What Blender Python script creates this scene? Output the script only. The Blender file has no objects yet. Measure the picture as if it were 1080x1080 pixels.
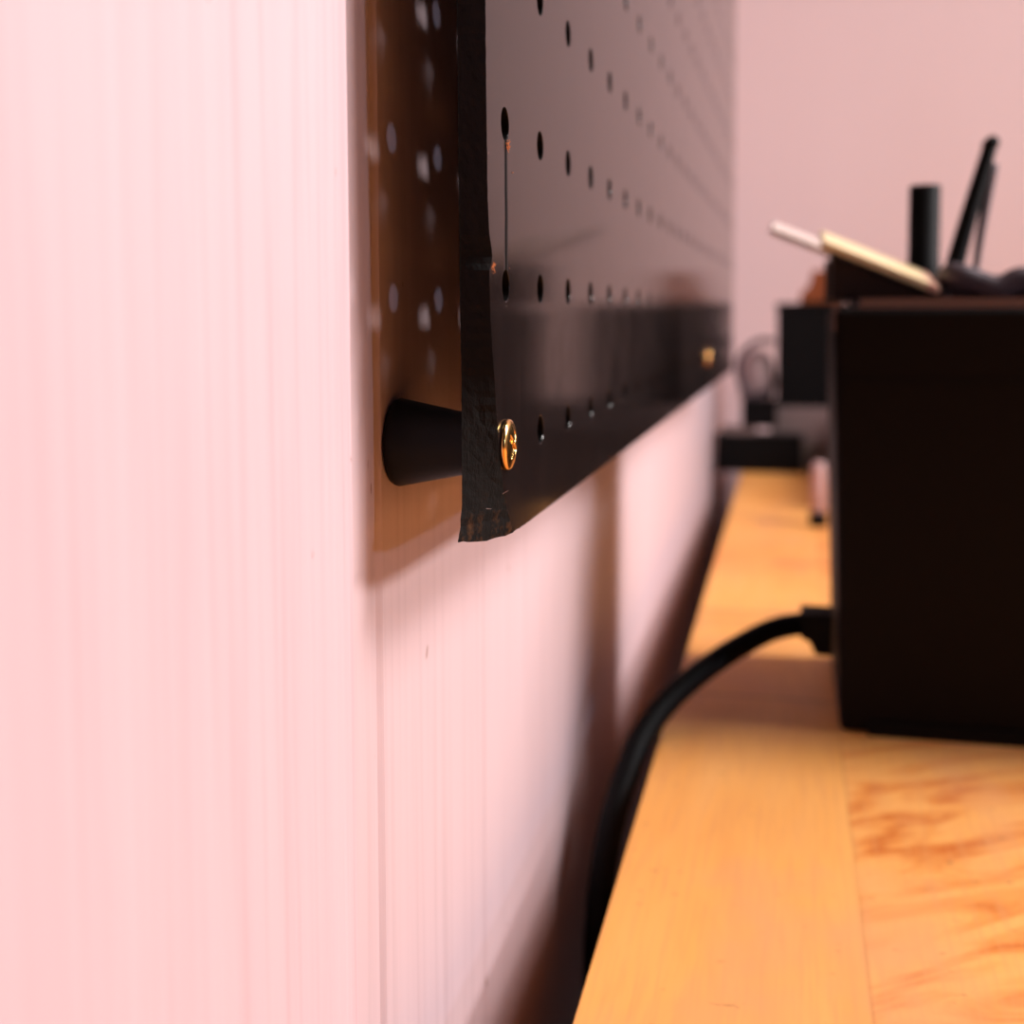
import bpy, bmesh, math, random
from mathutils import Vector, Matrix, noise
random.seed(7)
S = bpy.context.scene
COL = S.collection
MM = 0.001
H = 0.88                     # camera height above the floor; heights below are given from eye level in mm
TILT = math.radians(0.79)    # the pegboard hangs slightly out of parallel with the wall
WALL = -63.0                 # wall face, mm left of the camera
TOP = -130.0                 # worktop surface

def P(x, y, z): return Vector((x*MM, y*MM, H + z*MM))

# ------------------------------------------------------------------ helpers
def link(name, bm, mats, parent=None, smooth=False, loc=None, rotz=0.0):
    me = bpy.data.meshes.new(name); bm.normal_update(); bm.to_mesh(me); bm.free()
    o = bpy.data.objects.new(name, me); COL.objects.link(o)
    for m in (mats if isinstance(mats, (list, tuple)) else [mats]): me.materials.append(m)
    if smooth:
        for p in me.polygons: p.use_smooth = True
    if loc is not None: o.location = loc
    o.rotation_euler.z = rotz
    if parent: o.parent = parent
    return o
def tag(o, label, cat, group=None):
    o['label'] = label; o['category'] = cat
    if group: o['group'] = group
    return o
def thing(name, label, cat, loc, group=None, rotz=0.0):
    o = bpy.data.objects.new(name, None); COL.objects.link(o)
    o.empty_display_size = 0.01; o.location = loc; o.rotation_euler.z = rotz
    return tag(o, label, cat, group)
def struct(o): o['kind'] = 'structure'; return o
def bevel(bm, w, seg=2, angle=0.6):
    es = [e for e in bm.edges if len(e.link_faces) == 2 and e.calc_face_angle(0) > angle]
    if es: bmesh.ops.bevel(bm, geom=es, offset=w, segments=seg, profile=0.5, affect='EDGES', clamp_overlap=True)
def box(lo, hi, w=0.0, seg=2, bm=None):
    nb = bmesh.new()
    vs = [nb.verts.new((x, y, z)) for z in (lo[2], hi[2]) for y in (lo[1], hi[1]) for x in (lo[0], hi[0])]
    for f in ((0,2,3,1),(4,5,7,6),(0,1,5,4),(2,6,7,3),(0,4,6,2),(1,3,7,5)): nb.faces.new([vs[i] for i in f])
    if w: bevel(nb, w, seg)
    if bm is None: return nb
    me = bpy.data.meshes.new('t'); nb.to_mesh(me); nb.free(); bm.from_mesh(me); bpy.data.meshes.remove(me)
    return bm
def prism(pts, axis, a, b, w=0.0, seg=2, bm=None):
    """polygon pts (in the two other axes) swept along axis from a to b"""
    nb = bmesh.new()
    def mk(p, t):
        if axis == 'y': return (p[0], t, p[1])
        if axis == 'x': return (t, p[0], p[1])
        return (p[0], p[1], t)
    A = [nb.verts.new(mk(p, a)) for p in pts]; B = [nb.verts.new(mk(p, b)) for p in pts]
    n = len(pts)
    nb.faces.new(A); nb.faces.new(B[::-1])
    for i in range(n): nb.faces.new([A[i], B[i], B[(i+1) % n], A[(i+1) % n]])
    bmesh.ops.recalc_face_normals(nb, faces=nb.faces)
    if w: bevel(nb, w, seg)
    if bm is None: return nb
    me = bpy.data.meshes.new('t'); nb.to_mesh(me); nb.free(); bm.from_mesh(me); bpy.data.meshes.remove(me)
    return bm
def lathe(profile, seg=48, axis='z'):
    """profile: list of (r, h)"""
    bm = bmesh.new(); rings = []
    for r, h in profile:
        if r < 1e-7: rings.append([bm.verts.new((0, 0, h))])
        else: rings.append([bm.verts.new((r*math.cos(2*math.pi*i/seg), r*math.sin(2*math.pi*i/seg), h)) for i in range(seg)])
    for a, b in zip(rings[:-1], rings[1:]):
        for i in range(seg):
            j = (i+1) % seg
            if len(a) == 1 and len(b) == 1: continue
            if len(a) == 1: bm.faces.new([a[0], b[i], b[j]])
            elif len(b) == 1: bm.faces.new([a[i], b[0], a[j]])
            else: bm.faces.new([a[i], b[i], b[j], a[j]])
    if axis == 'x':
        bmesh.ops.rotate(bm, verts=bm.verts, matrix=Matrix.Rotation(math.pi/2, 3, 'Y'))
    bmesh.ops.recalc_face_normals(bm, faces=bm.faces)
    return bm
def catmull(pts, n=8):
    out = []; P4 = [pts[0]] + list(pts) + [pts[-1]]
    for i in range(1, len(P4)-2):
        p0, p1, p2, p3 = [Vector(p) for p in P4[i-1:i+3]]
        for k in range(n):
            t = k/n
            out.append(0.5*((2*p1) + (p2-p0)*t + (2*p0-5*p1+4*p2-p3)*t*t + (3*p1-p0-3*p2+p3)*t**3))
    out.append(Vector(pts[-1])); return out
def tube(pts, r, seg=16, n=8, radii=None):
    path = catmull(pts, n); m = len(path); bm = bmesh.new(); rings = []
    up = Vector((0.3, 0.2, 1)).normalized()
    for i, p in enumerate(path):
        d = (path[min(i+1, m-1)] - path[max(i-1, 0)]).normalized()
        a = (up - d*up.dot(d)).normalized(); up = a; b = d.cross(a)
        rr = r if radii is None else radii(i/(m-1))
        rings.append([bm.verts.new(p + (a*math.cos(2*math.pi*k/seg) + b*math.sin(2*math.pi*k/seg))*rr) for k in range(seg)])
    for A, B in zip(rings[:-1], rings[1:]):
        for k in range(seg): bm.faces.new([A[k], A[(k+1) % seg], B[(k+1) % seg], B[k]])
    bm.faces.new(rings[0][::-1]); bm.faces.new(rings[-1])
    bmesh.ops.recalc_face_normals(bm, faces=bm.faces)
    return bm

# ------------------------------------------------------------------ materials
class N:
    def __init__(s, name):
        s.m = bpy.data.materials.new(name); s.m.use_nodes = True
        s.t = s.m.node_tree; s.b = s.t.nodes['Principled BSDF']
    def n(s, ty, **k):
        nd = s.t.nodes.new(ty)
        for a, v in k.items(): setattr(nd, a, v)
        return nd
    def l(s, a, b): s.t.links.new(a, b)
    def mapping(s, scale, loc=(0,0,0), coord='Object'):
        tc = s.n('ShaderNodeTexCoord'); mp = s.n('ShaderNodeMapping')
        mp.inputs['Scale'].default_value = scale; mp.inputs['Location'].default_value = loc
        s.l(tc.outputs[coord], mp.inputs['Vector']); return mp.outputs['Vector']
    def noise(s, vec, scale, detail=3, rough=0.5, dist=0):
        t = s.n('ShaderNodeTexNoise'); t.inputs['Scale'].default_value = scale
        t.inputs['Detail'].default_value = detail; t.inputs['Roughness'].default_value = rough
        t.inputs['Distortion'].default_value = dist
        s.l(vec, t.inputs['Vector']); return t.outputs['Fac']
    def ramp(s, fac, stops):
        r = s.n('ShaderNodeValToRGB'); e = r.color_ramp.elements
        while len(e) < len(stops): e.new(0.5)
        for i, (p, c) in enumerate(stops):
            e[i].position = p; e[i].color = (c[0], c[1], c[2], 1) if not isinstance(c, (int, float)) else (c, c, c, 1)
        s.l(fac, r.inputs['Fac']); return r.outputs['Color']
    def math(s, op, a, b=None, c=None, clamp=False):
        m = s.n('ShaderNodeMath', operation=op); m.use_clamp = clamp
        for i, v in enumerate((a, b, c)):
            if v is None: continue
            if isinstance(v, (int, float)): m.inputs[i].default_value = v
            else: s.l(v, m.inputs[i])
        return m.outputs[0]
    def mix(s, fac, a, b, blend='MIX'):
        m = s.n('ShaderNodeMix', data_type='RGBA', blend_type=blend)
        if isinstance(fac, (int, float)): m.inputs[0].default_value = fac
        else: s.l(fac, m.inputs[0])
        for i, v in ((6, a), (7, b)):
            if isinstance(v, (tuple, list)): m.inputs[i].default_value = (v[0], v[1], v[2], 1)
            else: s.l(v, m.inputs[i])
        return m.outputs[2]
    def bump(s, h, strength, dist, normal=None):
        b = s.n('ShaderNodeBump'); b.inputs['Strength'].default_value = strength
        b.inputs['Distance'].default_value = dist
        s.l(h, b.inputs['Height'])
        if normal is not None: s.l(normal, b.inputs['Normal'])
        return b.outputs['Normal']
    def set(s, **k):
        for a, v in k.items():
            i = s.b.inputs[{'color':'Base Color','rough':'Roughness','metal':'Metallic','normal':'Normal','spec':'Specular IOR Level','coat':'Coat Weight','coatr':'Coat Roughness','ior':'IOR'}[a]]
            if isinstance(v, (int, float)): i.default_value = v
            elif isinstance(v, (tuple, list)): i.default_value = (v[0], v[1], v[2], 1)
            else: s.l(v, i)
        return s.m

def paint_wood(name, col, col2, depth, fine=1.0):
    s = N(name)
    v1 = s.mapping((1, 1, 0.035)); v2 = s.mapping((1, 1, 0.012))
    broad = s.noise(v1, 170, 3, 0.55, 0.5)
    grain = s.noise(v2, 620*fine, 3, 0.6)
    blot = s.noise(s.mapping((1, 1, 0.5)), 30, 3, 0.6)
    lines = s.ramp(s.noise(s.mapping((1, 1, 0.02)), 520*fine, 3, 0.5, 0.15), [(0.50, 0), (0.74, 0.6)])
    c = s.mix(s.ramp(broad, [(0.35, 0), (0.75, 0.6)]), col, col2)
    c = s.mix(s.ramp(blot, [(0.55, 0), (0.85, 0.5)]), c, tuple(x*0.97 for x in col2))
    c = s.mix(lines, c, tuple(x*0.86 for x in col2))
    # tiny specks and dents in the paint
    sp = s.noise(s.mapping((1, 1, 0.4)), 420, 1, 0.5)
    c = s.mix(s.ramp(sp, [(0.795, 0), (0.82, 0.8)]), c, (0.30, 0.17, 0.14))
    hgt = s.math('ADD', s.math('MULTIPLY', grain, 0.5), s.math('MULTIPLY', broad, 0.9))
    return s.set(color=c, rough=0.55, spec=0.3, normal=s.bump(hgt, 0.55, depth))
M_trim = paint_wood('painted_trim', (0.71, 0.525, 0.575), (0.68, 0.485, 0.535), 0.0008)
M_wall = paint_wood('painted_panelling', (0.66, 0.505, 0.54), (0.63, 0.465, 0.495), 0.00025, 0.7)
s = N('far_wall_paint'); b_ = s.noise(s.mapping((1, 1, 0.3)), 9, 3)
M_far = s.set(color=s.mix(b_, (0.88, 0.70, 0.71), (0.85, 0.665, 0.67)), rough=0.6, spec=0.25)

def board_mat():
    s = N('black_hardboard_face')
    tc = s.n('ShaderNodeTexCoord'); sx = s.n('ShaderNodeSeparateXYZ'); s.l(tc.outputs['Object'], sx.inputs[0])
    Y, Z = sx.outputs['Y'], sx.outputs['Z']
    n1 = s.noise(s.mapping((1, 1, 1)), 60, 4, 0.6); n2 = s.noise(s.mapping((1, 1, 0.06)), 260, 3, 0.6)
    n3 = s.noise(s.mapping((1, 1, 1)), 1500, 2, 0.6)
    # a scored line joining the first holes, and a dusty smear beside it
    wob = s.math('MULTIPLY', s.math('SUBTRACT', s.noise(s.mapping((0, 0, 1)), 90, 2), 0.5), 0.0008)
    dy = s.math('ABSOLUTE', s.math('SUBTRACT', s.math('ADD', Y, wob), 0.18315))
    line = s.math('SUBTRACT', 1.0, s.math('MULTIPLY', s.math('DIVIDE', dy, 0.0013), 1.0), clamp=True)
    up = s.math('LESS_THAN', Z, 0.0285); dn = s.math('GREATER_THAN', Z, 0.0052)
    line = s.math('MULTIPLY', line, s.math('MULTIPLY', up, dn))
    col = s.ramp(n2, [(0.3, (0.009, 0.006, 0.006)), (0.75, (0.015, 0.010, 0.0095))])
    speck = s.ramp(n3, [(0.77, 0), (0.80, 0.6)])
    col = s.mix(speck, col, (0.06, 0.045, 0.042))
    col = s.mix(line, col, (0.004, 0.003, 0.003))
    rg = s.ramp(n1, [(0.3, 0.10), (0.75, 0.15)])
    h = s.math('ADD', s.math('MULTIPLY', n3, 0.15), s.math('MULTIPLY', n2, 0.35))
    nb = s.bump(h, 0.06, 0.0002)
    nb = s.bump(s.math('SUBTRACT', 1.0, line), 0.25, 0.0002, nb)
    return s.set(color=col, rough=s.math('ADD', rg, s.math('MULTIPLY', line, 0.7)), spec=s.math('SUBTRACT', 0.13, s.math('MULTIPLY', line, 0.12)), normal=nb)
M_board = board_mat()
s = N('hardboard_back')
M_bback = s.set(color=s.mix(s.noise(s.mapping((1,1,1)), 400, 3), (0.045, 0.026, 0.018), (0.08, 0.045, 0.03)), rough=0.9, spec=0.2)
s = N('hardboard_cut_edge')
n_ = s.noise(s.mapping((1, 1, 0.4)), 900, 4, 0.65); n2_ = s.noise(s.mapping((1, 1, 1)), 420, 3, 0.7)
tc = s.n('ShaderNodeTexCoord'); sx = s.n('ShaderNodeSeparateXYZ'); s.l(tc.outputs['Object'], sx.inputs[0])
low = s.math('SUBTRACT', 1.0, s.math('DIVIDE', s.math('ADD', sx.outputs['Z'], 0.0375), 0.010), clamp=True)
brown = s.math('MULTIPLY', s.ramp(n2_, [(0.50, 0), (0.72, 1)]), low)
c_ = s.mix(n_, (0.004, 0.0035, 0.0035), (0.009, 0.007, 0.0065))
c_ = s.mix(brown, c_, (0.11, 0.045, 0.016))
M_bedge = s.set(color=c_, rough=0.85, spec=0.12, normal=s.bump(s.math('ADD', n_, n2_), 0.6, 0.00035))
s = N('bare_wood_fibre'); M_chip = s.set(color=(0.75, 0.26, 0.09), rough=0.8, spec=0.2)
s = N('dust_fluff'); M_dust = s.set(color=(0.35, 0.27, 0.26), rough=0.9)

def plain(name, c, rough=0.5, spec=0.5, metal=0.0, bumpy=0.0, scale=600):
    s = N(name); n = s.noise(s.mapping((1,1,1)), scale, 2)
    c2 = tuple(x*0.8 for x in c)
    k = dict(color=s.mix(n, c, c2), rough=rough, spec=spec, metal=metal)
    if bumpy: k['normal'] = s.bump(n, 0.5, bumpy)
    return s.set(**k)
M_rubber = plain('black_plastic_spacer', (0.003, 0.0027, 0.003), 0.5, 0.2, bumpy=0.00008, scale=900)
s = N('brass'); nb = s.noise(s.mapping((1,1,1)), 500, 2)
M_brass = s.set(color=(0.86, 0.50, 0.17), rough=0.2, metal=1.0, normal=s.bump(nb, 0.12, 0.0002))
M_black = plain('black_case_plastic', (0.0035, 0.0018, 0.0018), 0.65, 0.12)
M_blackm = plain('matt_black_plastic', (0.0025, 0.002, 0.0025), 0.6, 0.12)
M_rim = plain('dusty_grey_lid', (0.13, 0.088, 0.095), 0.55, 0.4)
M_cord = plain('black_rubber_cord', (0.003, 0.0025, 0.003), 0.5, 0.12)
M_grey = plain('grey_plastic', (0.22, 0.15, 0.145), 0.6, 0.3)
M_pale = plain('pale_pink_grey_plastic', (0.55, 0.35, 0.34), 0.5, 0.3)
M_dgrey = plain('dark_grey_rubber', (0.075, 0.05, 0.06), 0.55, 0.4)
M_gold = plain('pale_gold_finish', (0.98, 0.74, 0.42), 0.35, 0.5, 0.0)
M_gold2 = plain('pale_pink_gold_finish', (0.95, 0.74, 0.66), 0.35, 0.5, 0.0)
M_dbrown = plain('dark_brown_stained_wood', (0.03, 0.012, 0.007), 0.6, 0.3)
M_owood = plain('orange_stained_wood', (0.26, 0.065, 0.018), 0.5, 0.3, scale=80)
M_pend = plain('pink_end_cap', (0.80, 0.42, 0.30), 0.5, 0.3)

def table_mat():
    s = N('oiled_pine_worktop')
    tc = s.n('ShaderNodeTexCoord'); sx = s.n('ShaderNodeSeparateXYZ'); s.l(tc.outputs['Object'], sx.inputs[0])
    X, Y = sx.outputs['X'], sx.outputs['Y']
    # staves along the bench; the joint wanders a little
    X2 = s.math('ADD', X, s.math('MULTIPLY', s.math('SUBTRACT', s.noise(s.mapping((0, 1, 0)), 4, 2), 0.5), 0.002))
    u = s.math('DIVIDE', s.math('SUBTRACT', X2, 0.0165), 0.062)
    cell = s.math('FLOOR', u); fr = s.math('FRACT', u)
    seam = s.math('MINIMUM', fr, s.math('SUBTRACT', 1.0, fr))
    seam = s.math('SUBTRACT', 1.0, s.math('DIVIDE', seam, 0.012), clamp=True)
    cmb = s.n('ShaderNodeCombineXYZ')
    s.l(s.math('MULTIPLY', cell, 3.7), cmb.inputs[2]); s.l(X, cmb.inputs[0]); s.l(s.math('MULTIPLY', Y, 0.22), cmb.inputs[1])
    g = s.noise(cmb.outputs[0], 42, 4, 0.55, 0.9)
    # wild swirled figure in the stave to the right
    cm2 = s.n('ShaderNodeCombineXYZ')
    s.l(s.math('ADD', Y, s.math('MULTIPLY', X, -0.55)), cm2.inputs[0]); s.l(s.math('MULTIPLY', X, 0.35), cm2.inputs[1]); s.l(cell, cm2.inputs[2])
    sw = s.noise(cm2.outputs[0], 70, 4, 0.55, 1.2)
    even = s.math('GREATER_THAN', s.math('PINGPONG', cell, 1.0), 0.5)
    fine = s.noise(s.mapping((1, 0.05, 1)), 700, 3, 0.6)
    blot = s.noise(s.mapping((1, 0.6, 1)), 26, 3, 0.6)
    base = s.ramp(g, [(0.25, (0.80, 0.33, 0.075)), (0.5, (0.86, 0.385, 0.095)), (0.8, (0.90, 0.44, 0.13))])
    wild = s.ramp(sw, [(0.30, (0.58, 0.14, 0.022)), (0.44, (0.78, 0.29, 0.065)), (0.54, (0.86, 0.38, 0.10)), (0.72, (0.88, 0.42, 0.125))])
    pick = s.math('SUBTRACT', 1.0, s.math('ABSOLUTE', s.math('SUBTRACT', cell, 0.0)), clamp=True)
    c = s.mix(pick, base, wild)
    c = s.mix(s.ramp(fine, [(0.45, 0), (0.75, 0.6)]), c, (0.72, 0.30, 0.10))
    c = s.mix(s.ramp(blot, [(0.50, 0), (0.72, 0.65)]), c, (0.74, 0.33, 0.14))
    # short dark pores / nicks
    nk = s.noise(s.mapping((0.5, 1.0, 1)), 330, 2, 0.5)
    c = s.mix(s.ramp(nk, [(0.70, 0), (0.76, 0.55)]), c, (0.33, 0.13, 0.05))
    # cross joints
    def cross(y, w, k):
        d = s.math('ABSOLUTE', s.math('SUBTRACT', Y, y))
        return s.math('MULTIPLY', s.math('SUBTRACT', 1.0, s.math('DIVIDE', d, w), clamp=True), k)
    x1 = s.math('MAXIMUM', cross(0.402, 0.0016, 0.55), cross(0.518, 0.005, 0.6))
    x1 = s.math('MAXIMUM', x1, cross(0.500, 0.018, 0.25))
    c = s.mix(x1, c, (0.32, 0.12, 0.05))
    red = s.math('SUBTRACT', 1.0, s.math('DIVIDE', s.math('ABSOLUTE', s.math('SUBTRACT', Y, 0.63)), 0.06), clamp=True)
    c = s.mix(s.math('MULTIPLY', red, s.ramp(blot, [(0.35, 0.1), (0.6, 0.7)])), c, (0.72, 0.20, 0.06))
    c = s.mix(s.math('MULTIPLY', seam, 0.3), c, (0.42, 0.17, 0.06))
    h = s.math('SUBTRACT', s.math('MULTIPLY', fine, 0.2), s.math('MULTIPLY', seam, 0.5))
    return s.set(color=c, rough=0.5, spec=0.3, normal=s.bump(h, 0.3, 0.0003))
M_table = table_mat()
M_floor = plain('grey_concrete_floor', (0.09, 0.07, 0.065), 0.8, 0.2, scale=20)
M_steel = plain('black_painted_steel', (0.02, 0.02, 0.022), 0.5, 0.4)

# ------------------------------------------------------------------ the setting
def grooved_wall():
    pts = []; x0 = WALL*MM; y = -0.5
    pts.append((x0, y))
    for gy, w, d in ((175.0, 2.4, 1.3), (240.0, 0.8, 0.35), (515.0, 2.4, 1.3), (785.0, 2.4, 1.3), (1055.0, 2.4, 1.3)):
        d *= 0.6
        a, b = (gy-w/2)*MM, (gy+w/2)*MM; m = gy*MM
        pts += [(x0, a-0.0005), (x0-0.0002, a), (x0-d*MM, m), (x0-0.0002, b), (x0, b+0.0005)]
    pts.append((x0, 1.33))
    bm = bmesh.new()
    ring0 = [bm.verts.new((p[0], p[1], 0)) for p in pts]; ring1 = [bm.verts.new((p[0], p[1], 2.4)) for p in pts]
    back0 = [bm.verts.new((x0-0.02, p, 0)) for p in (-0.5, 1.33)]; back1 = [bm.verts.new((x0-0.02, p, 2.4)) for p in (-0.5, 1.33)]
    for i in range(len(pts)-1): bm.faces.new([ring0[i], ring1[i], ring1[i+1], ring0[i+1]])
    bm.faces.new([back0[0], back0[1], back1[1], back1[0]])
    bm.faces.new([ring0[0], back0[0], back1[0], ring1[0]]); bm.faces.new([ring0[-1], ring1[-1], back1[1], back0[1]])
    bm.faces.new(ring1 + back1[::-1]); bm.faces.new((ring0 + back0[::-1])[::-1])
    bmesh.ops.recalc_face_normals(bm, faces=bm.faces)
    return bm
struct(link('wall_left', grooved_wall(), M_wall))
struct(link('wall_back', box((WALL*MM-0.02, 1.33, 0), (2.6, 1.38, 2.4)), M_far))
struct(link('floor', box((WALL*MM-0.02, -1.4, -0.05), (2.6, 1.38, 0)), M_floor))
# upright trim board planted on the wall; its long edge wanders by fractions of a millimetre
bm = bmesh.new(); NZ = 240; prof_rows = []
for i in range(NZ+1):
    t = i/NZ; z = H - 0.30 + 0.60*t
    if i == 0: z = 0.0
    if i == NZ: z = 2.4
    e = 0.1566 + 0.00015*noise.noise(Vector((0, 0.3, z*45))) + 0.00005*noise.noise(Vector((3, 0, z*300)))
    xs = [(WALL*MM-0.001, -0.45), (-0.060, -0.45), (-0.060, e-0.0007), (-0.0602, e-0.00015), (-0.0608, e), (WALL*MM-0.001, e)]
    prof_rows.append([bm.verts.new((x, y, z)) for x, y in xs])
for A, B in zip(prof_rows[:-1], prof_rows[1:]):
    for k in range(6): bm.faces.new([A[k], A[(k+1) % 6], B[(k+1) % 6], B[k]])
bm.faces.new(prof_rows[0]); bm.faces.new(prof_rows[-1][::-1])
bmesh.ops.recalc_face_normals(bm, faces=bm.faces)
struct(link('trim_1', bm, M_trim))

# ------------------------------------------------------------------ pegboard
Y1, PITCH, NCOL, ZR0, NROW = 182.7, 25.4, 24, -20.8, 12      # first column, lowest row (mm)
YA, YB, ZA, ZB, TH, HR = 171.2, 775.5, -36.0, 272.0, 4.5, 2.5
def interp(tab, z):
    if z <= tab[0][0]: return tab[0][1]
    for (a, va), (b, vb) in zip(tab[:-1], tab[1:]):
        if z <= b: return va + (vb-va)*(z-a)/(b-a)
    return tab[-1][1]
FRONT = [(-36.5,185.6),(-35,185.0),(-33,183.6),(-30,181.9),(-26,180.4),(-21,178.3),(-15,176.8),(-10,175.7),(-5,174.3),(0,173.4),(5.5,172.9),(7.0,173.0),(8.2,174.9),(9.6,174.5),(12.5,172.9),(17,172.2),(30,171.7),(50,171.3)]
BACK = [(-36.5,171.2),(-33,172.3),(-28,172.8),(-10,172.9),(0,172.4),(20,172.1),(50,171.6)]
def nz(a, b, c): return noise.noise(Vector((a, b, c)))
def warp(y, z, f):
    """f 0 = front face, 1 = back face: move the worn end and the ragged bottom corner"""
    fe, be = interp(FRONT, z), interp(BACK, z)
    e = fe*(1-f) + be*f
    rag = 0.22*nz(z*0.9, f*3.1, 0) + 0.10*nz(z*3.3, f*9, 4)
    if z < -30: rag *= 1.8
    w = max(0.0, min(1.0, (188.0-y)/(188.0-YA)))**1.5
    dy = (e + rag - YA)*w
    dz = 0.0
    if z < ZA+0.8:
        k = max(0.0, min(1.0, (196.0-y)/20.0))
        dz = (0.08 + 0.8*k)*0.45*nz(y*0.55, f*4.0, 7) + k*(0.5 + 0.9*f)
    return y+dy, z+dz
def build_board():
    bm = bmesh.new(); cache = {}; lipset = set()
    def V(side, y, z):
        key = (side, round(y, 3), round(z, 3))
        if key not in cache:
            yy, zz = warp(y, z, side); x = 0.0 if side == 0 else -TH
            if side == 0 and (key[1], key[2]) in lipset: x = -0.10
            if z < -29 and y < 176:     # swollen, frayed corner
                x += (0.55 if side == 0 else -0.35)*min(1, (-29-z)/6)*(176-y)/5
            cache[key] = bm.verts.new((x*MM, yy*MM, zz*MM)); raw[cache[key]] = key
        return cache[key]
    raw = {}
    mids = [Y1+PITCH*i for i in range(NCOL)]; zms = [ZR0+PITCH*i for i in range(NROW)]
    for ci, cy in enumerate(mids):
        y0 = YA if ci == 0 else cy-PITCH/2; y1 = YB if ci == NCOL-1 else cy+PITCH/2
        k = 24 if ci == 0 else 6; rings = 6 if ci == 0 else 1
        for ri, cz in enumerate(zms):
            z0 = ZA if ri == 0 else cz-PITCH/2; z1 = ZB if ri == NROW-1 else cz+PITCH/2
            per = [(y0+(y1-y0)*i/k, z0) for i in range(k)] + [(y1, z0+(z1-z0)*i/k) for i in range(k)] + \
                  [(y1-(y1-y0)*i/k, z1) for i in range(k)] + [(y0, z1-(z1-z0)*i/k) for i in range(k)]
            n = 4*k; circ = []
            for i in range(n):
                a = -3*math.pi/4 + 2*math.pi*i/n
                circ.append((cy+HR*math.cos(a), cz+HR*math.sin(a)))
            lay = []
            for q in range(rings+1):
                t = (q/rings)**1.3
                lay.append([(c[0]+(p[0]-c[0])*t, c[1]+(p[1]-c[1])*t) for c, p in zip(circ, per)])
            mid = (cy, cz); lip = [(mid[0]+(c[0]-mid[0])*1.06, mid[1]+(c[1]-mid[1])*1.06) for c in circ]
            lay.insert(1, lip)
            for c in lay[0]: lipset.add((round(c[0], 3), round(c[1], 3)))
            for side in (0, 1):
                for A, B in zip(lay[:-1], lay[1:]):
                    for i in range(n):
                        j = (i+1) % n
                        f = [V(side, *A[i]), V(side, *A[j]), V(side, *B[j]), V(side, *B[i])]
                        if len(set(f)) < 3: continue
                        fc = bm.faces.new(f if side == 0 else f[::-1]); fc.material_index = side
    # walls of the holes and the outer rim
    rimv = {}
    def rim(v, key, q, K):
        if q == 0: return v
        if q == K: return cache[(1, key[1], key[2])]
        kk = (key[1], key[2], q, K)
        if kk not in rimv:
            a, b = v.co, cache[(1, key[1], key[2])].co; p = a.lerp(b, q/K)
            o = Vector((0, 0, 0))
            if key[1] < YA+0.01: o.y += (0.16*nz(key[2]*1.7, q*1.3, 2)+0.10*nz(key[2]*5, q*3.7, 5))*MM
            if key[2] < ZA+0.01:
                kf = max(0.15, min(1, (190-key[1])/18)); o.z += (0.45*nz(key[1]*1.5, q*1.9, 9)-0.75*math.sin(math.pi*q/K)*(1 if q != 2 else 0.6))*kf*MM
            rimv[kk] = bm.verts.new(p+o)
        return rimv[kk]
    for e in [e for e in bm.edges if len(e.link_faces) == 1]:
        a, b = e.verts
        if a not in raw or raw[a][0] == 1: continue
        ka, kb = raw[a], raw[b]
        if abs(ka[1]-(Y1+PITCH/2)) < 0.01 and abs(kb[1]-(Y1+PITCH/2)) < 0.01: continue
        outer = (ka[1] < YA+.01 and kb[1] < YA+.01) or (ka[2] < ZA+.01 and kb[2] < ZA+.01) or (ka[1] > YB-.01 and kb[1] > YB-.01) or (ka[2] > ZB-.01 and kb[2] > ZB-.01)
        K = 6 if outer and min(ka[1], kb[1]) < 300 else 1
        for q in range(K):
            f = [rim(a, ka, q, K), rim(b, kb, q, K), rim(b, kb, q+1, K), rim(a, ka, q+1, K)]
            fc = bm.faces.new(f); fc.material_index = 2
    bmesh.ops.recalc_face_normals(bm, faces=bm.faces)
    return bm
BO = Vector((-46.7*MM*math.cos(TILT), 46.7*MM*math.sin(TILT), H))
def on_board(x, y, z):      # board frame (mm) to the world
    return BO + Matrix.Rotation(-TILT, 3, 'Z') @ Vector((x*MM, y*MM, z*MM))
peg = link('pegboard', build_board(), [M_board, M_bback, M_bedge], loc=BO, rotz=-TILT)
tag(peg, 'black perforated hardboard panel with a frayed lower corner, held off the pink-white wall', 'pegboard')
# bare fibres and dust at the chipped spots
def shard(spots):
    bm = bmesh.new()
    for (x, y, z, n, sp, L) in spots:
        for i in range(n):
            c = Vector((x + random.uniform(-.15, .25), y + random.gauss(0, sp), z + random.gauss(0, sp)))*MM
            d = Vector((random.uniform(.1, .8), random.gauss(0, 1), random.gauss(0, 1))).normalized()*L*random.uniform(.5, 1.2)*MM
            w = d.cross(Vector((1, .3, .2))).normalized()*0.07*MM; u = d.cross(w).normalized()*0.07*MM
            A = [bm.verts.new(c - d/2 + k) for k in (w, u, -w, -u)]; B = [bm.verts.new(c + d/2 + k*0.4) for k in (w, u, -w, -u)]
            for k in range(4): bm.faces.new([A[k], A[(k+1) % 4], B[(k+1) % 4], B[k]])
            bm.faces.new(A[::-1]); bm.faces.new(B)
    return bm
o = link('bare_fibres', shard([(0.1, 184.0, 27.2, 16, .35, .9), (0.1, 184.3, 26.4, 8, .3, 1.1), (0.0, 175.2, 7.3, 12, .35, 1.0), (0.05, 187.5, 23.0, 2, .08, .4), (0.05,184.6, 4.9+2.6, 2, .1, .3)]), M_chip, peg)
o['label'] = 'orange bare wood fibres'; 
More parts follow.
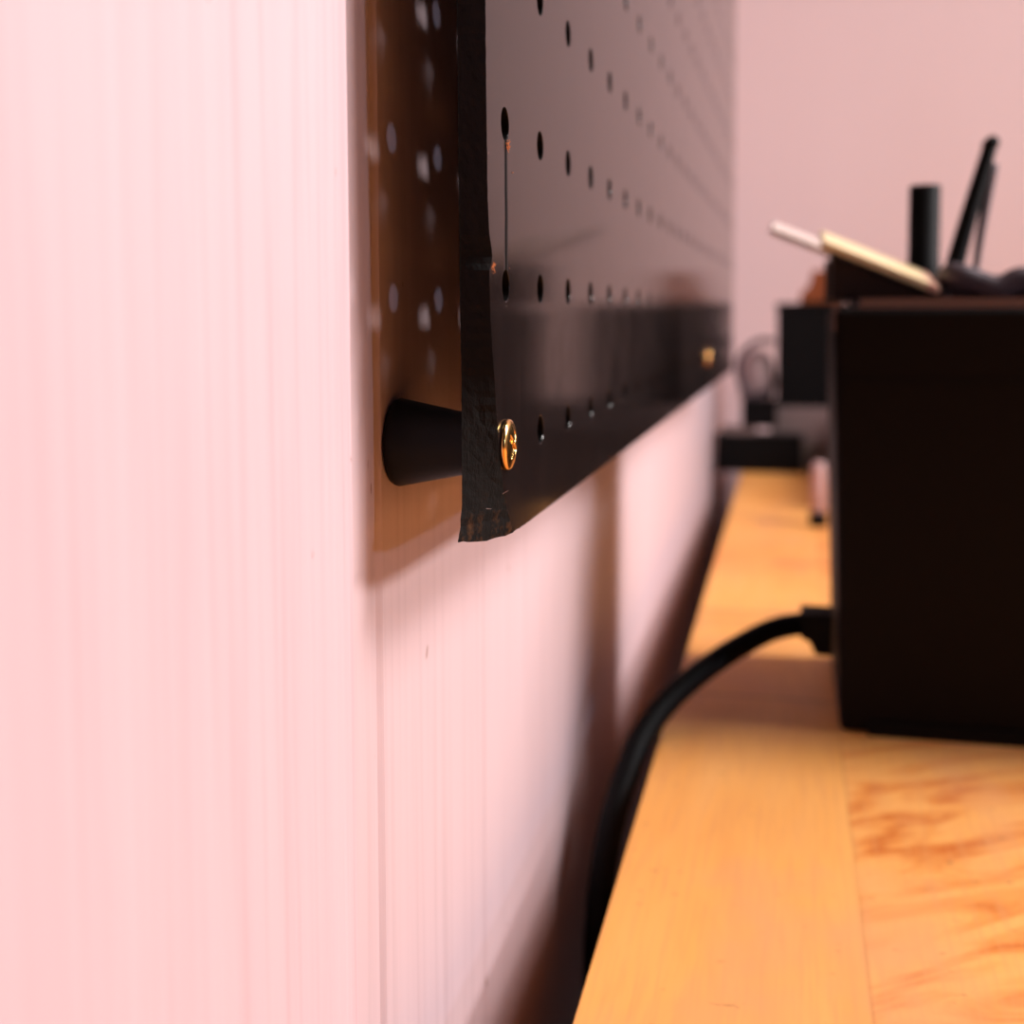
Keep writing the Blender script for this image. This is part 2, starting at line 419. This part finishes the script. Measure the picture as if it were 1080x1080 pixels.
for spot in ((-0.2, 177.5, -15.0, 1, .3, .9), (0.1, 181.4, -28.3, 1, .1, 1.9), (0.1, 187.2, -17.5, 1, .1, .5), (-1.2, 176.0, -30.0, 1, .3, .8), (0.05, 172.8, 24.0, 1, .2, .7), (0.02, 183.0, 1.2, 1, .2, .5)):
    o = link('lint', shard([spot]), M_dust, peg); o['label'] = 'pale speck of lint'

# brass screws
def screw_head(R=4.1*MM, hgt=1.25*MM):
    bm = bmesh.new(); NR, NA = 30, 96; rows = []
    for i in range(NR+1):
        r = R*i/NR; ring = []
        for j in range(NA):
            a = 2*math.pi*j/NA; t = i/NR
            h = hgt*(0.35 + 0.65*math.sqrt(max(0, 1-t**2.6)))
            u, v = r*math.cos(a+.6), r*math.sin(a+.6); w = 0.55*MM; L = 2.3*MM
            arm = max((w-abs(u)) if abs(v) < L else -1, (w-abs(v)) if abs(u) < L else -1)
            if arm > 0: h -= min(1.3*MM, arm*3.5)
            ring.append((h, r*math.cos(a), r*math.sin(a)))
            if i == 0: break
        rows.append([bm.verts.new(p) for p in ring])
    rows.append([bm.verts.new((hgt*0.12, R*math.cos(2*math.pi*j/NA), R*math.sin(2*math.pi*j/NA))) for j in range(NA)])
    rows.append([bm.verts.new((0, R*.93*math.cos(2*math.pi*j/NA), R*.93*math.sin(2*math.pi*j/NA))) for j in range(NA)])
    for j in range(NA): bm.faces.new([rows[0][0], rows[1][j], rows[1][(j+1) % NA]])
    for A, B in zip(rows[1:-1], rows[2:]):
        for j in range(NA): bm.faces.new([A[j], B[j], B[(j+1) % NA], A[(j+1) % NA]])
    bm.faces.new(rows[-1][::-1])
    bmesh.ops.recalc_face_normals(bm, faces=bm.faces)
    return bm
scr = thing('screw', 'bright brass cross-head screw in the near lower corner of the pegboard', 'screw', on_board(0, 182.9, -20.8), 'brass screws in the pegboard', -TILT)
hd = link('head', screw_head(), M_brass, scr, smooth=True)
shk = link('shank', lathe([(0, -22*MM), (0.7*MM, -20*MM), (1.45*MM, -16*MM), (1.45*MM, 0.1*MM), (0, 0.1*MM)], 20, 'x'), M_brass, scr, smooth=True)
far_s = scr.copy(); COL.objects.link(far_s); far_s.location = on_board(0, Y1+PITCH*15.5, -20.8)
far_s['label'] = 'small blurred copper-coloured screw near the far end of the pegboard'
for c in (hd, shk):
    d = c.copy(); COL.objects.link(d); d.parent = far_s

# conical spacer between the board and the wall
gap = (-46.7-TH) - WALL     # about 11.8 mm
L0 = on_board(-TH, 182.9, -20.8)
ln = L0.x - WALL*MM
sp = link('conical_spacer', lathe([(1.7*MM, 0), (6.3*MM, 0), (7.0*MM, 0.25*MM), (7.25*MM, 0.9*MM), (7.1*MM, 1.7*MM), (4.75*MM, ln-0.9*MM), (4.75*MM, ln-0.1*MM), (1.7*MM, ln-0.1*MM), (1.7*MM, 0)], 64, 'x'), M_rubber, smooth=True,
          loc=Vector((WALL*MM+0.00005, L0.y, L0.z)))
sp.rotation_euler = (0, 0, 0)
tag(sp, 'black cone-shaped plastic spacer wedged between the wall and the near corner of the pegboard', 'spacer')
L1 = on_board(-TH, Y1+PITCH*15.5, -20.8); ln1 = L1.x-WALL*MM
sp2 = link('conical_spacer', lathe([(1.7*MM, 0), (6.3*MM, 0), (7.0*MM, 0.25*MM), (7.25*MM, 0.9*MM), (7.1*MM, 1.7*MM), (4.75*MM, ln1-0.9*MM), (4.75*MM, ln1-0.1*MM), (1.7*MM, ln1-0.1*MM), (1.7*MM, 0)], 48, 'x'), M_rubber, smooth=True,
          loc=Vector((WALL*MM+0.00005, L1.y, L1.z)))
tag(sp2, 'black cone-shaped spacer behind the pegboard at its far screw', 'spacer')

# ------------------------------------------------------------------ workbench
tb = thing('workbench', 'long pine-topped workbench standing just clear of the pink-white wall', 'workbench', Vector((0, 0, 0)))
zt = H + TOP*MM
top = link('worktop', box((-0.0372, -0.35, zt-0.036), (0.62, 1.28, zt), 0.0009, 2), M_table, tb)
for x in (-0.0, 0.55):
    for y in (-0.30, 1.20):
        link('leg', box((x, y, 0.0), (x+0.05, y+0.05, zt-0.0361), 0.002), M_steel, tb)
link('apron', box((0.0, -0.249, zt-0.10), (0.03, 1.199, zt-0.0362), 0.001), M_steel, tb)

# ------------------------------------------------------------------ big black equipment case
ec = thing('equipment_case', 'large black box-shaped equipment case standing on the workbench', 'case', P(110, 413, TOP))
def loc(x, y, z): return (Vector((x-110, y-413, z-TOP)))*MM
def P2(x, y, z): return P(x, y, z)
b = prism([((13.0-110)*MM, (1.4-TOP)*MM), ((16.6-110)*MM, 0.3*MM), ((200-110)*MM, 0.3*MM), ((203-110)*MM, (1.4-TOP)*MM)], 'y', -40*MM, 42*MM, 2.0*MM, 4)
link('body', b, M_black, ec, smooth=False)
link('lid', box(loc(20.5, 374.5, 1.4), loc(199, 453, 4.6), 1.0*MM, 3), M_rim, ec)
link('corner_clip', box(loc(12.6, 374, -5.5), loc(14.4, 377, 3.0), 0.5*MM, 2), M_rim, ec)
link('base_plinth', box(loc(25, 371.4, TOP), loc(196, 376, TOP+4.5), 0.6*MM, 2), M_blackm, ec)
link('seam_band', box(loc(15.5, 372.5, -21), loc(201, 376, -20), 0.2*MM, 1), M_blackm, ec)

# power cord with its plug
CP = [(8.5,405,-104.5),(6.0,403,-104.0),(-2.0,398,-104.5),(-9.5,392,-106.5),(-22,380,-112.0),(-33.5,366,-119.0),(-41.5,352,-127),(-45.5,340,-136),(-48.5,328,-148),(-50.5,322,-165),(-51.0,318,-185),(-51.0,318,-230),(-50.5,322,-300),(-49,330,-420),(-47,336,-560),(-45,340,-700),(-40,350,-800)]
cd = link('power_cord', tube([Vector((p[0]-8, p[1]-405, p[2]+106))*MM for p in CP], 3.8*MM, 20, 10), M_cord, ec, smooth=True)
cd.location = P(8, 405, -106) - ec.location; cd['label'] = 'thick black power cord arching down behind the workbench'
link('plug', prism([((4.6-8)*MM,(-99.5+106)*MM),((15.2-8)*MM,(-99.5+106)*MM),((15.2-8)*MM,(-113.5+106)*MM),((9.6-8)*MM,(-113.5+106)*MM),((7.5-8)*MM,(-109+106)*MM),((4.6-8)*MM,(-108+106)*MM)], 'y', -7*MM, 7*MM, 0.8*MM, 2), M_blackm, cd)

# ------------------------------------------------------------------ things on the case (its lid is at +4.6)
LZ = 4.6
def pitch(bm, y0=411*MM, k=0.17):      # the bars also lean a little towards the room
    for v in bm.verts: v.co.z += max(-.003, min(.004, (v.co.y-y0)*k))*(1.0 if v.co.z > 5.2*MM else 0.0)
    return bm
def slope_bar(x0, z0, x1, z1, t, ya, yb, bm=None, yc=411*MM):
    d = Vector((x1-x0, z1-z0)).normalized(); n = Vector((-d.y, d.x))*t/2
    pts = []
    for (cx, cz, sgn) in ((x1, z1, 1), (x0, z0, -1)):        # rounded long ends
        for k in range(9):
            a = -math.pi/2 + math.pi*k/8
            pts.append(((cx + sgn*(d.x*math.cos(a)*t/2*0.8) + sgn*n.x*math.sin(a))*MM, (cz + sgn*(d.y*math.cos(a)*t/2*0.8) + sgn*n.y*math.sin(a))*MM))
    return pitch(prism(pts, 'y', ya*MM, yb*MM, 0.25*MM, 2, bm), yc)
wd = link('wedge_stand', pitch(prism([(13*MM,(LZ)*MM),(46*MM,LZ*MM),(46*MM,(6.9)*MM),(13*MM,(20.6)*MM)], 'y', 396*MM, 426*MM, .4*MM, 2,
      prism([(12*MM,LZ*MM),(30*MM,LZ*MM),(30*MM,8.6*MM),(12*MM,15.9*MM)], 'y', 426*MM, 452*MM, .4*MM, 2))), M_dbrown, loc=Vector((0,0,H)))
tag(wd, 'dark brown stepped wedge on the black case, shaded beneath two tilted pale bars', 'stand')
b1 = thing('tilted_bar', 'longer glowing pale-gold flat bar sloping down to the right on the black case', 'bar', P(27, 411, 18), 'pale flat bars on the case')
o = link('bar_body', slope_bar(10.3, 24.9, 42.5, 11.2, 2.4, 394, 427), M_gold, b1); o.location = -b1.location + Vector((0,0,H))
o = link('end_cap', slope_bar(42.6, 11.15, 44.6, 10.3, 2.5, 393.8, 427.2), M_pend, b1); o.location = -b1.location + Vector((0,0,H)); o['label'] = 'pinkish rounded end'
b2 = thing('tilted_bar', 'shorter pale-pink flat bar jutting out left behind the longer gold bar', 'bar', P(5, 438, 25), 'pale flat bars on the case')
o = link('bar_body', slope_bar(-6.6, 31.0, 20.0, 20.0, 2.2, 428, 454, yc=441*MM), M_gold2, b2); o.location = -b2.location + Vector((0,0,H))

cy = link('black_tube', lathe([(0,0),(5.0*MM,0),(5.5*MM,0.5*MM),(5.5*MM,14*MM),(5.3*MM,14.3*MM),(5.3*MM,39.6*MM),(4.9*MM,40.2*MM),(4.2*MM,40.2*MM),(4.2*MM,30*MM),(0,30*MM)], 48), M_blackm, smooth=False, loc=P(45.5, 441, LZ))
for p in cy.data.polygons: p.use_smooth = abs(p.normal.z) < .3
tag(cy, 'upright short black tube standing on the case behind the gold bar', 'tube')

st = thing('folding_easel', 'slim black folding easel with two leaning legs peaking above the case', 'easel', P(60, 425, LZ))
def rel(o, root): o.location = -root.location + Vector((0, 0, H)); return o
rel(link('leg', tube([Vector(p)*MM for p in ((51.5,423,6.8),(57.5,424,31),(64.2,425,55.5))], 2.4*MM, 14, 8, radii=lambda t: (3.3-1.0*t)*MM), M_blackm, st, smooth=True), st)
rel(link('leg', tube([Vector(p)*MM for p in ((60.5,429,6.0),(62.0,428,24),(65.4,426.5,50))], 1.4*MM, 12, 8, radii=lambda t: (0.75+1.2*t)*MM), M_dgrey, st, smooth=True), st)
rel(link('hinge', tube([Vector(p)*MM for p in ((64.4,421.5,56.4),(64.4,429.5,56.4))], 2.3*MM, 16, 2), M_blackm, st, smooth=True), st)
cb = tube([Vector(p)*MM for p in ((50.9,430,8.7),(50.4,419,9.6),(50.6,408,12.2),(52.5,403,12.0),(59,402,9.4),(63.5,401,7.6),(66.5,401,8.6),(70.5,401,10.6),(76,401,9.6),(84,403,8.6),(92,408,8.6),(90,413,8.6),(80,412,8.6),(65,412,8.6),(51,413,8.6))], 4.0*MM, 18, 10)
o = link('coiled_strap', cb, M_dgrey, smooth=True, loc=Vector((0,0,H)))
tag(o, 'thick dark grey rubber strap lying in humps along the top of the case', 'strap')

# ------------------------------------------------------------------ far things on the bench
mk = thing('marker_pen', 'small pale upright marker with a black cap end beside the black case', 'marker', P(18.2, 742, TOP))
link('barrel', lathe([(3.6*MM,8.2*MM),(4.3*MM,9*MM),(4.3*MM,36*MM),(3.4*MM,39.5*MM),(0,40*MM)], 28), M_pale, mk, smooth=True)
link('cap', lathe([(0,0),(5.2*MM,0),(5.5*MM,.6*MM),(5.5*MM,8.4*MM),(0,8.4*MM)], 28), M_blackm, mk)

def sbox(name, lo, hi, w, mat, label, cat):
    c = [(lo[i]+hi[i])/2 for i in range(2)]
    o = link(name, box(((lo[0]-c[0])*MM, (lo[1]-c[1])*MM, 0), ((hi[0]-c[0])*MM, (hi[1]-c[1])*MM, (hi[2]-lo[2])*MM), w*MM, 3), mat, loc=P(c[0], c[1], lo[2]))
    return tag(o, label, cat)
g = thing('grey_block', 'squat grey box on the bench below the far black box', 'box', P(12, 1035, TOP))
link('body', box((-27*MM, -22*MM, 0), (27*MM, 28*MM, 52.4*MM), 3*MM, 3), M_grey, g)
link('front_panel', box((-23*MM, -22.6*MM, 5*MM), (23*MM, -21.8*MM, 22*MM), .3*MM, 1), plain('darker_grey_panel', (0.16,0.115,0.10), .6, .3), g)
fb = thing('storage_box', 'black box stacked on a grey box at the far end of the bench', 'box', P(40, 1035, -77.5))
link('body', box((-50.5*MM, -22*MM, 0), (75*MM, 28*MM, 80*MM), 2.5*MM, 3), M_blackm, fb)
link('lid', box((-51.5*MM, -23*MM, 80.05*MM), (76*MM, 29*MM, 86.5*MM), 1.5*MM, 3), M_blackm, fb)
sbox('flat_box', (46, 790, TOP), (150, 1062, -77.8), 2.0, M_blackm, 'long low black box lying on the bench behind the large black case', 'box')
wb = link('wooden_block', prism([(-6*MM,0),(30*MM,0),(30*MM,27*MM),(4*MM,27*MM),(1*MM,14*MM),(-6*MM,8*MM)], 'y', -16*MM, 16*MM, 1.0*MM, 2), M_owood, loc=P(14, 1035, 9.1))
tag(wb, 'orange-brown wooden block on top of the far black box', 'block')
ps = thing('power_strip', 'black power strip lying across the far end of the bench', 'power strip', P(-20, 995, TOP))
link('body', box((-39*MM, -11*MM, 0), (31*MM, 12*MM, 31*MM), 2.5*MM, 3), M_blackm, ps)
link('socket_cover', box((-34*MM, -8*MM, 31*MM), (-6*MM, 9*MM, 37*MM), 1.0*MM, 2), M_grey, ps)
ad = link('power_adapter', box((-13*MM, -9*MM, 0), (15*MM, 9*MM, 22*MM), 2*MM, 3), M_blackm, loc=P(-25, 996, TOP+37.2))
tag(ad, 'black plug-in adapter stacked on the power strip', 'adapter')
lp = link('looped_cable', tube([P(*p) for p in ((-16,1006,-62),(-30,1010,-70),(-40,1012,-58),(-42,1012,-40),(-34,1012,-28),(-22,1012,-22),(-12.5,1011,-24))], 2.6*MM, 12, 10), M_dgrey, smooth=True)
tag(lp, 'thin dark cable looping up beside the far black box', 'cable')
pb = link('pale_bag', lathe([(0,0),(10*MM,0.5*MM),(15*MM,8*MM),(16*MM,22*MM),(13*MM,38*MM),(7*MM,46*MM),(0,48*MM)], 28), plain('dull_pink_plastic', (0.36,0.24,0.24), .5, .3), smooth=True, loc=P(-27, 1032, -78))
tag(pb, 'dull pink-grey rounded pouch behind the looping cable', 'pouch')

# ------------------------------------------------------------------ light
def area(name, loc, target, size, energy, col, sy=None):
    L = bpy.data.lights.new(name, 'AREA'); L.energy = energy; L.color = col; L.size = size
    if sy: L.shape = 'RECTANGLE'; L.size_y = sy
    o = bpy.data.objects.new(name, L); COL.objects.link(o); o.location = loc
    d = (Vector(target)-Vector(loc)).normalized(); o.rotation_euler = d.to_track_quat('-Z', 'Y').to_euler()
    return o
area('desk_lamp', P(430, 462, 150), P(-60, 300, -60), 0.15, 2.0, (1, .95, .94), 0.06)
area('window_lamp', P(1250, 195, 150), P(-60, 195, -20), 0.07, 1.5, (.72, .80, 1), 0.07)
area('pendant_light', P(560, 455, 620), P(0, 380, -60), 0.26, 5.0, (1, .95, .93), 0.26)
area('far_wall_fill', P(1300, 620, 1150), P(300, 1200, 0), 0.45, 12, (1, .95, .95), 0.45)  # added fill light that brightens the far wall, not a lamp of the room
w = bpy.data.worlds.new('room'); S.world = w; w.use_nodes = True
bg = w.node_tree.nodes['Background']; bg.inputs[0].default_value = (1, .80, .76, 1); bg.inputs[1].default_value = 0.02

# ------------------------------------------------------------------ camera
th, p, rho, F, CY = math.radians(13.25), math.radians(4.0), math.radians(-.19), 1245.0, 419.0
f = Vector((-math.sin(th)*math.cos(p), math.cos(th)*math.cos(p), -math.sin(p)))
r = Vector((math.cos(th), math.sin(th), 0)); u = r.cross(f)
R = math.cos(rho)*r + math.sin(rho)*u; U = math.cos(rho)*u - math.sin(rho)*r
cam = bpy.data.cameras.new('camera'); co = bpy.data.objects.new('camera', cam); COL.objects.link(co)
m = Matrix((R, U, -f)).transposed().to_4x4(); m.translation = Vector((0, 0, H)); co.matrix_world = m
cam.sensor_width = 36; cam.lens = F/1080*36; cam.clip_start = 0.005
cam.shift_y = -(540-CY)/1080
cam.dof.use_dof = True; cam.dof.focus_distance = 0.184; cam.dof.aperture_fstop = cam.lens/3.0
S.camera = co
S.view_settings.view_transform = 'Standard'; S.view_settings.look = 'None'
S.view_settings.exposure = 0.22; S.view_settings.gamma = 1; S.view_settings.use_curve_mapping = False
